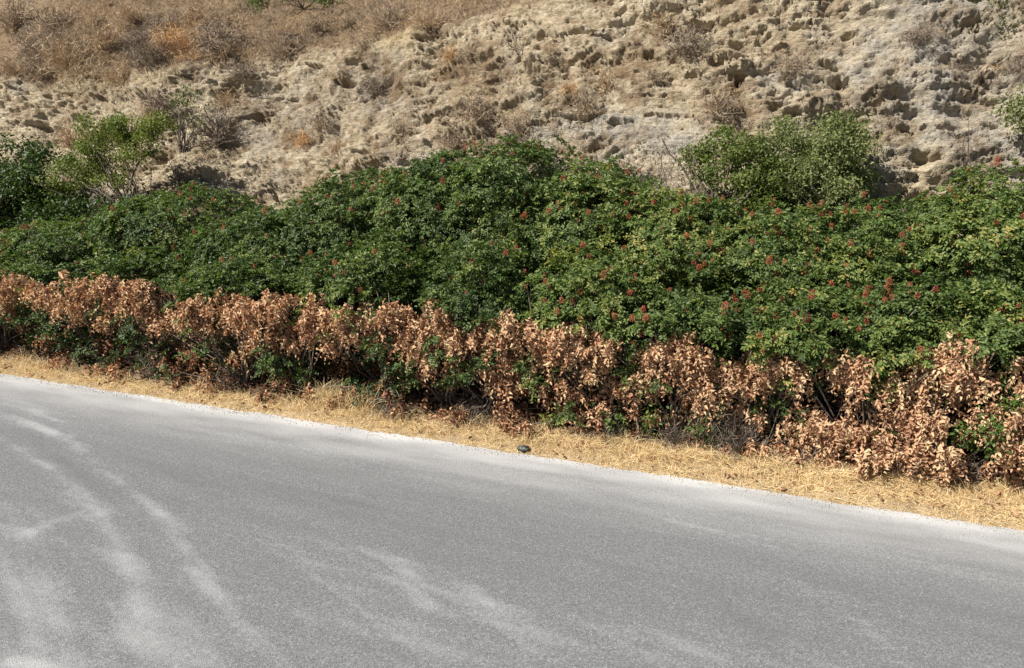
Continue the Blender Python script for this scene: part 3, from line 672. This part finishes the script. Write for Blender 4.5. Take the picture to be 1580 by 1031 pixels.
for k, (u, v, n, a, b, lab) in enumerate(WEEDS):
    nf = float(NF(at(u, v, .5)[0])); n = nf + (.12 if u < 1000 else -.02) + max(.0, (n - .45) * .5)
    leafy('weed', 'weed', lab, [(u, v, n, a * .8, b), (u + 90 * a, v - 60 * b, n + .1, a * .7, b * .6), (u - 80 * a, v + 50 * b, n + .06, a * .7, b * .5)], (u, None, n), M_WEED, .03, .75, .35 if k not in (10, 4) else .95, 30 + k, 10, .005, 'green weeds along the foot of the thicket')

# ------------------------------------------------------------------ bare and dry bushes
def twig_set(rng, K, r, h, base, lean=(0, 0, 0), spread=1.0, fine=6, wd=.006, hue=.4, hs=.15):
    az = rng.uniform(0, 2 * math.pi, K); el = np.arccos(rng.uniform(.05, 1, K) ** .8) * spread
    L = rng.uniform(.6, 1.1, K)
    tip = base + np.stack([np.sin(el) * np.cos(az) * r, np.sin(el) * np.sin(az) * r, np.cos(el) * h], -1) * L[:, None] + np.array(lean) * L[:, None]
    st = base + rng.normal(size=(K, 3)) * [r * .12, r * .12, 0]
    C = curve_pts(st, tip, 6, .08, .09, rng)
    parts = [ribbons(C, np.full(K, wd * 1.5), np.clip(hue + rng.normal(size=K) * hs, 0, 1), rng)]
    for _ in range(fine):
        j = rng.integers(2, 5, K); p = C[np.arange(K), j]; dirn = unit(C[np.arange(K), j + 1] - p + rng.normal(size=(K, 3)) * .035 * (r + h))
        q = p + unit(dirn + rng.normal(size=(K, 3)) * .45) * (rng.uniform(.15, .38, K) * (r + h) * .5)[:, None]
        parts.append(ribbons(curve_pts(p, q, 4, .05, .08, rng), np.full(K, wd), np.clip(hue + rng.normal(size=K) * hs, 0, 1), rng))
    return merge(parts)

TEMPL = {}
for nm, hue, hs in (('grey', .22, .12), ('brown', .45, .14), ('tan', .68, .12), ('rust', .92, .08), ('dark', .08, .08)):
    TEMPL[nm] = []
    for k in range(3):
        rng = np.random.default_rng(900 + k + len(nm) * 7)
        V, Fc, H = twig_set(rng, 80, .55, .50, np.zeros(3), hue=hue, hs=hs, wd=.011, fine=5)
        o = mesh_np('dry_bush', V, Fc, M_SCRUB, None, {'hue': H}, link=False); TEMPL[nm].append(o.data); bpy.data.objects.remove(o)

DRY = [(375, 95, 62, 'grey', 'grey dry bush on the lip left of the stepped ledges'), (340, 45, 95, 'grey', 'wide grey dry bush on the upper left slope'), (440, 62, 64, 'brown', 'purplish brown dry bush above the stepped ledges'),
       (572, 112, 62, 'grey', 'dark grey dry bush on rock below the yellow patch'), (722, 68, 46, 'brown', 'brown dry bush right of the yellow patch'), (692, 76, 34, 'rust', 'small orange dry bush right of the yellow patch'), (880, 130, 42, 'rust', 'bright orange dry bush in the middle of the rock face'),
       (735, 160, 74, 'brown', 'tall brown dry bush above the highest peak of the thicket'), (905, 152, 62, 'brown', 'brown dry bush just below the bright orange one'), (935, 112, 62, 'tan', 'pale tan dry bush right of the bright orange one'), (1062, 55, 76, 'grey', 'purplish grey dry bush on the upper rock right of middle'),
       (1105, 150, 72, 'brown', 'brown dry bush beneath the two black holes'), (1215, 88, 60, 'brown', 'olive brown dry bush hanging right of the black holes'), (800, 182, 62, 'brown', 'grey brown dry bush left of the dark rock overhang'), (622, 190, 48, 'brown', 'brown dry bush on rock above the rising thicket'),
       (520, 218, 54, 'tan', 'tan dry bush over the rising left slope of the thicket'), (468, 212, 46, 'rust', 'orange dry bush low on the rock, left of middle'), (338, 190, 84, 'dark', 'dark leafless bush right of the sparse green shrub'), (292, 252, 92, 'dark', 'dark leafless bush in the shaded recess behind the leaning tree'),
       (258, 152, 70, 'grey', 'grey dry bush left of the sparse green shrub'), (500, 185, 56, 'brown', 'brown dry bush under the stepped ledges'), (1412, 45, 52, 'grey', 'grey dry bush on pale rock near the upper right'), (1572, 92, 44, 'grey', 'grey dry bush at right edge below the corner bush'), (345, 150, 46, 'tan', 'tan dry bush under the rock lip at left'),
       (235, 160, 60, 'tan', 'tan dry bush on the rock straight above the leaning tree'), (110, 205, 60, 'tan', 'tan dry tuft on rock left of the leaning tree'), (600, 20, 70, 'brown', 'brown dry bush cut by the top edge left of the yellow outcrop'), (560, 60, 50, 'brown', 'brown dry bush left of the yellow patch'), (660, 25, 60, 'tan', 'tan dry bush above the yellow patch'),
       (1020, 20, 60, 'tan', 'tan dry bush high on the rock above the grey one'), (850, 75, 40, 'tan', 'small tan dry bush left of the thin black cracks'), (1005, 110, 40, 'brown', 'small brown dry bush left of the two black holes'), (700, 200, 46, 'brown', 'brown dry bush close above the thicket peak'), (1480, 90, 36, 'grey', 'small grey dry bush on the pale right rock')]
for k in range(26):
    u = 10 + (k * 97) % 330; v = [100, 70, 42, 12][k % 4] + (k * 13) % 17
    if u > 240 and v > 80: v -= 25
    DRY.append((u, v, 40 + (k * 29) % 36, ('brown', 'tan', 'grey', 'tan', 'brown', 'tan', 'rust')[k % 7], 'dry brownish bush in the dense scrub above the left rock lip'))
GRP = {'dry brownish bush in the dense scrub above the left rock lip': 'scrub bushes above the left rock lip'}
for k, (u, v, wpx, typ, lab) in enumerate(DRY):
    s, q, n, z = hit_plane(u, v + wpx * .35)
    p = on_hill(s, q); dist = np.linalg.norm(p - np.array([0, 0, H_CAM])); size = wpx * dist / F_PX
    o = bpy.data.objects.new('dry_bush', TEMPL[typ][k % 3]); COL.objects.link(o)
    o.location = p + HN * -.03; ax = Vector(unit(HN * .8 + np.array([0, 0, .8])))
    o.rotation_euler = ax.to_track_quat('Z', 'X').to_euler(); o.rotation_euler.rotate_axis('Z', k * 1.3)
    o.scale = (size * 1.05, size * 1.05, size * (.85 + .2 * (k % 3)))
    tag(o, lab, 'bush', GRP.get(lab, 'dry bushes on the rock face'))

def bare_shrub(label, base_uvn, K, r, h, lean, hue, thick=(), seed=0, fine=4, wd=.006, name='bare_shrub', cat='shrub', group=None):
    rng = np.random.default_rng(1300 + seed)
    if base_uvn[1] is None:
        s0 = at(base_uvn[0], 400, base_uvn[2])[0]; base = W(s0, base_uvn[2], float(z_bank(s0, base_uvn[2])) - .02)
    else:
        s0, z0 = at(*base_uvn); base = W(s0, base_uvn[2], z0)
    V, Fc, H = twig_set(rng, K, r, h, np.zeros(3), lean, hue=hue, fine=fine, wd=wd)
    o = mesh_np(name, V, Fc, M_TWIG, None, {'hue': H}); o.location = base
    tag(o, label, cat, group)
    if thick:
        P, Q = [], []
        for (a, b) in thick: P.append(W(at(*a)[0], a[2], at(*a)[1])); Q.append(W(at(*b)[0], b[2], at(*b)[1]))
        V, Fc, H = tubes(curve_pts(np.array(P), np.array(Q), 7, .04, .05, rng), np.linspace(.016, .006, 7)[None].repeat(len(P), 0), 5, np.full(len(P), .15))
        mesh_np('branch', V - base, Fc, M_TWIG, o, {'hue': H})
    return o
bare_shrub('leafless grey twiggy shrub with dark slanting branch before grey rock patch', (1010, 345, 2.9), 120, .75, .85, (-.1, 0, 0), .75, (((1112, 350, 2.8), (1022, 215, 3.0)), ((1100, 330, 2.8), (1062, 225, 3.0)), ((1112, 350, 2.8), (1185, 275, 2.9))), 1)
bare_shrub('leafless brown shrub in the shade under the leaning tree', (225, 335, 2.95), 80, .55, .5, (.05, 0, 0), .25, (((195, 335, 2.9), (218, 240, 3.1)), ((205, 330, 2.9), (190, 235, 3.1)), ((200, 330, 2.9), (150, 270, 3.0))), 2)
bare_shrub('leafless grey twigs poking up right of the thicket peak', (865, 300, 2.6), 50, .35, .4, (-.05, 0, 0), .7, (), 3)
bare_shrub('long thin dry twig bush standing alone on the pale right rock', (1490, 285, 3.4), 16, .3, .75, (-.25, 0, .1), .25, (), 4, 2, .007)
bare_shrub('thin dry twig bush high on the middle rock under the top edge', tuple(list(at_ for at_ in (800, 85)) + [4.1]), 14, .25, .45, (-.1, 0, 0), .2, (), 5, 2, .007)

STALKS = [(1130, 600, .62, 90, .24, .42, .5, 'large tangle of grey dry stalks under the fruit-laden middle right shrub'), (1170, 690, .52, 70, .22, .32, .4, 'dry brown stalks at the foot of the reddish brown heap'), (1440, 740, .45, 70, .28, .28, .6, 'arching wiry dry stalks beside the small yellow weed'),
          (1360, 740, .45, 60, .2, .3, .3, 'dark dry stalks left of the small yellow weed'), (1530, 745, .42, 60, .26, .24, .65, 'wiry dry stalks close to the right edge'), (1050, 690, .55, 50, .18, .3, .35, 'dry stalks right of the lone bare stalk'), (950, 665, .6, 50, .2, .24, .3, 'brown dry stalks left of the lone bare stalk'),
          (330, 600, .75, 60, .22, .3, .35, 'thin dry stalks in shade at the left verge'), (720, 650, .65, 60, .25, .25, .3, 'brown dry stalks at the mouth of the black hollow'), (590, 625, .62, 40, .2, .25, .8, 'pale curved dry stalks right of the tall straw tuft'), (210, 590, .8, 30, .2, .45, .75, 'pale dry stalks beside the forked stems at left'), (1270, 740, .48, 60, .25, .2, .35, 'low dry stalks below the reddish brown heap'),
          (1480, 700, .5, 50, .2, .35, .45, 'tall grey dry stalks left of the yellow-green weed')]
for k, (u, v, n, K, r, h, hue, lab) in enumerate(STALKS):
    nf = float(NF(at(u, v, .5)[0])); n = nf + max(.06, (n - .45) * .5)
    bare_shrub(lab, (u, None, n), K, r, h, (0, 0, 0), hue, (), 20 + k, 4, .004, 'dry_weed', 'weed', 'dry stalks along the foot of the thicket')

# forked stems, lone stalk, twigs on the verge
def stick(label, pts, r, hue, name='dead_branch', cat='branch'):
    Q = np.array([[W(at(*p)[0], p[2], at(*p)[1]) for p in pts]]); base = Q[0, 0].copy()
    t = np.linspace(0, len(pts) - 1, 9); Q = np.stack([np.interp(t, np.arange(len(pts)), Q[0, :, i]) for i in range(3)], -1)[None]
    V, Fc, H = tubes(Q - base, np.linspace(r, r * .45, 9)[None], 6, np.array([hue]))
    o = mesh_np(name, V, Fc, M_TWIG, None, {'hue': H}, smooth=True); o.location = base; return tag(o, label, cat)
stick('lone bare grey stalk rising from the verge at mid right', [(988, 698, .36), (985, 660, .42), (978, 620, .48), (990, 590, .55)], .010, .6)
stick('pale forked stem rising in the dark below the brown band at left', [(206, 585, .85), (207, 550, .85), (202, 535, .85), (172, 515, .85)], .012, 1.0)
stick('slender pale stem slanting left of the forked stem', [(133, 575, .85), (131, 545, .85), (129, 530, .85)], .008, .9)
stick('pale twig lying across the black hollow', [(765, 625, .7), (790, 615, .72), (820, 612, .74)], .006, .8)
stick('fallen pale twig on the verge below the lone stalk', [(860, 678, .3), (900, 670, .33), (940, 674, .36)], .005, .7)
stick('grey twig jutting from the tangle of dry stalks', [(975, 645, .6), (990, 605, .6), (1015, 604, .6)], .006, .9)

# the small dark stone at the road edge
so_, no_ = on_road(808, 697)
rng = np.random.default_rng(5); a, b = 14, 9
th, ph = np.meshgrid(np.linspace(0, 2 * math.pi, a, endpoint=False), np.linspace(.02, math.pi - .02, b), indexing='ij')
d = np.stack([np.sin(ph) * np.cos(th), np.sin(ph) * np.sin(th), np.cos(ph)], -1)
V = d * (np.array([.05, .035, .027]) * (1 + .35 * fbm(d[..., 0] * 1.6, d[..., 1] * 1.6, d[..., 2] * 1.6 + 3, 2))[..., None])
i = np.arange(a * b).reshape(a, b); j = np.roll(i, -1, 0)
st = mesh_np('stone', V.reshape(-1, 3), np.stack([i[:, :-1], i[:, 1:], j[:, 1:], j[:, :-1]], -1).reshape(-1, 4), M_STONE)
st.location = W(so_, no_, .022); st.rotation_euler = (0, 0, -.3)
tag(st, 'small dark mottled stone lying where asphalt meets dry grass', 'stone')

# ------------------------------------------------------------------ dry grass, litter, scrub cover
def blades(P, hgt, lean, wd, hue, rng, M=4):
    K = len(P); az = rng.uniform(0, 2 * math.pi, K); out = np.stack([np.cos(az), np.sin(az), 0 * az], -1)
    t = np.linspace(0, 1, M)[None, :, None]; h = hgt[:, None, None]
    Q = P[:, None] + np.array([0, 0, 1]) * h * t * (1 - .35 * lean[:, None, None] * t) + out[:, None] * h * lean[:, None, None] * (t ** 1.7)
    return ribbons(Q, wd, np.clip(hue, 0, 1), rng)
rng = np.random.default_rng(77)
K = 110000
s = rng.uniform(-9.5, 4.6, K); n = -.10 + rng.random(K) ** 1.15 * .95
cov = fbm(s * 3, n * 5, 2, 3); edge = EDGE(s) + .02 * pn(s * 14, 2.2)
width = NF(s) - .03 + .12 * fbm(s * 1.6, 6.6, 0, 2)
ok = (n > edge - .03 + .05 * rng.random(K)) & (cov > -.30 - .45 * rng.random(K)) & (n < width + .2 * rng.random(K))
s, n, cov = s[ok], n[ok], cov[ok]; K = len(s)
hg = rng.uniform(.02, .075, K) * (.7 + .8 * np.clip(cov + .4, 0, 1)) * (.6 + .7 * sstep(.05, .4, n))
V1 = blades(W(s, n, z_bank(s, n) - .004), hg, rng.uniform(.3, 1.8, K), np.full(K, .0042), .55 + .22 * cov + rng.normal(size=K) * .17 - .25 * sstep(.5, .8, n), rng)
K = 5000; s = rng.uniform(-9, 4.6, K); n = .08 + (NF(s) + .1) * rng.random(K); hg = rng.uniform(.07, .17, K) * sstep(-.1, .3, fbm(s * 2, n * 2, 9, 2) + .15 * rng.normal(size=K))
ok = hg > .03; s, n, hg = s[ok], n[ok], hg[ok]
V2 = blades(W(s, n, z_bank(s, n)), hg, rng.uniform(.2, 1.1, len(s)), np.full(len(s), .0038), .62 + rng.normal(size=len(s)) * .15, rng, 5)
V, Fc, H = merge([V1, V2])
tag(mesh_np('dry_grass', V, Fc, M_STRAW, None, {'hue': H}), 'flattened straw coloured grass along the road edge', 'grass', kind='stuff')

s0, z0 = at(525, 640, .30); K = 420
c = np.stack([rng.normal(size=K) * .16, rng.normal(size=K) * .06], -1)
V, Fc, H = blades(W(s0 + c[:, 0], .30 + c[:, 1], z_bank(s0 + c[:, 0], .30 + c[:, 1])), rng.uniform(.10, .27, K), rng.uniform(.1, 1.0, K), np.full(K, .0045), .68 + rng.normal(size=K) * .14, rng, 6)
b0 = W(s0, .30, .04); o = mesh_np('grass_tuft', V - b0, Fc, M_STRAW, None, {'hue': H}); o.location = b0
tag(o, 'tall tuft of pale straw grass on the verge left of middle', 'grass tuft')

K = 30000; s = rng.uniform(-9, 4.6, K); n = .02 + rng.random(K) * 1.9; ok = rng.random(K) < np.maximum(sstep(-.08, .3, n - NF(s)) * .6, .07); s, n = s[ok], n[ok]; K = len(s)
Lf = rng.uniform(.025, .05, K); P = W(s, n, z_bank(s, n) + .008 + .02 * rng.random(K))
V, Fc, H = leaflets(P, rng.normal(size=(K, 3)) * [1, 1, .35], rng.normal(size=(K, 3)) * .6 + [0, 0, 1], Lf, Lf * .5, np.clip(.3 + rng.normal(size=K) * .2, 0, 1), .3, .3)
tag(mesh_np('fallen_leaves', V, Fc, M_DEAD, None, {'hue': H}), 'fallen brown leaves on the ground under the thicket', 'fallen leaves', kind='stuff')

K = 420000; s = rng.uniform(-11.5, 5.3, K); q = rng.uniform(.2, 7.0, K)
i = np.clip(np.searchsorted(cs, s), 0, len(cs) - 1); j = np.clip(np.searchsorted(cq, q), 0, len(cq) - 1)
dr = np.clip(dry, 0, 1)[i, j]; upm = up[i, j]
ok = rng.random(K) < np.clip(dr * 1.3 - .15, 0, 1) * .62; s, q, i, j, upm = s[ok], q[ok], i[ok], j[ok], upm[ok]; K = len(s)
P = Vh[i, j]; cl = fbm(P[:, 0] * 1.6, P[:, 1] * 1.6, P[:, 2] * 1.6, 3); cl2 = fbm(P[:, 0] * 5, P[:, 1] * 5, P[:, 2] * 5, 2)
hg = rng.uniform(.03, .08, K) * (1 + .6 * upm) * np.clip(.8 + .9 * cl2, .3, 2)
V, Fc, H = blades(P - HN * .01, hg, rng.uniform(.2, 1.2, K), np.full(K, .0065), .50 + .33 * cl + .15 * cl2 + rng.normal(size=K) * .12, rng)
tag(mesh_np('hill_grass', V, Fc, M_SCRUB, None, {'hue': H}), 'dry brown grass and scrub covering the slope above the rock', 'grass', kind='stuff')

K = 4200; s = rng.uniform(-9, 4.6, K); n = EDGE(s) + rng.normal(size=K) * .05 + .01 - .12 * (rng.random(K) < .10) * rng.random(K)
P = W(s, n, np.where(n > EDGE(s), z_bank(s, n), .003)); rad = rng.uniform(.002, .006, K) * (1 + .6 * (rng.random(K) < .05))
o6 = np.array([(1, 0, 0), (0, 1, 0), (-1, 0, 0), (0, -1, 0), (0, 0, .8), (0, 0, -.8)])
V = P[:, None] + o6[None] * rad[:, None, None] * rng.uniform(.6, 1.3, (K, 6, 1))
f8 = np.array([(q, (q + 1) % 4, 4) for q in range(4)] + [((q + 1) % 4, q, 5) for q in range(4)])
Fc = (np.arange(K)[:, None, None] * 6 + f8[None]).reshape(-1, 3)
tag(mesh_np('gravel', V, Fc, M_GRIT, None, {'hue': np.repeat(rng.random(K), 8)}), 'loose grit crumbled along the edge of the asphalt', 'gravel', kind='stuff')
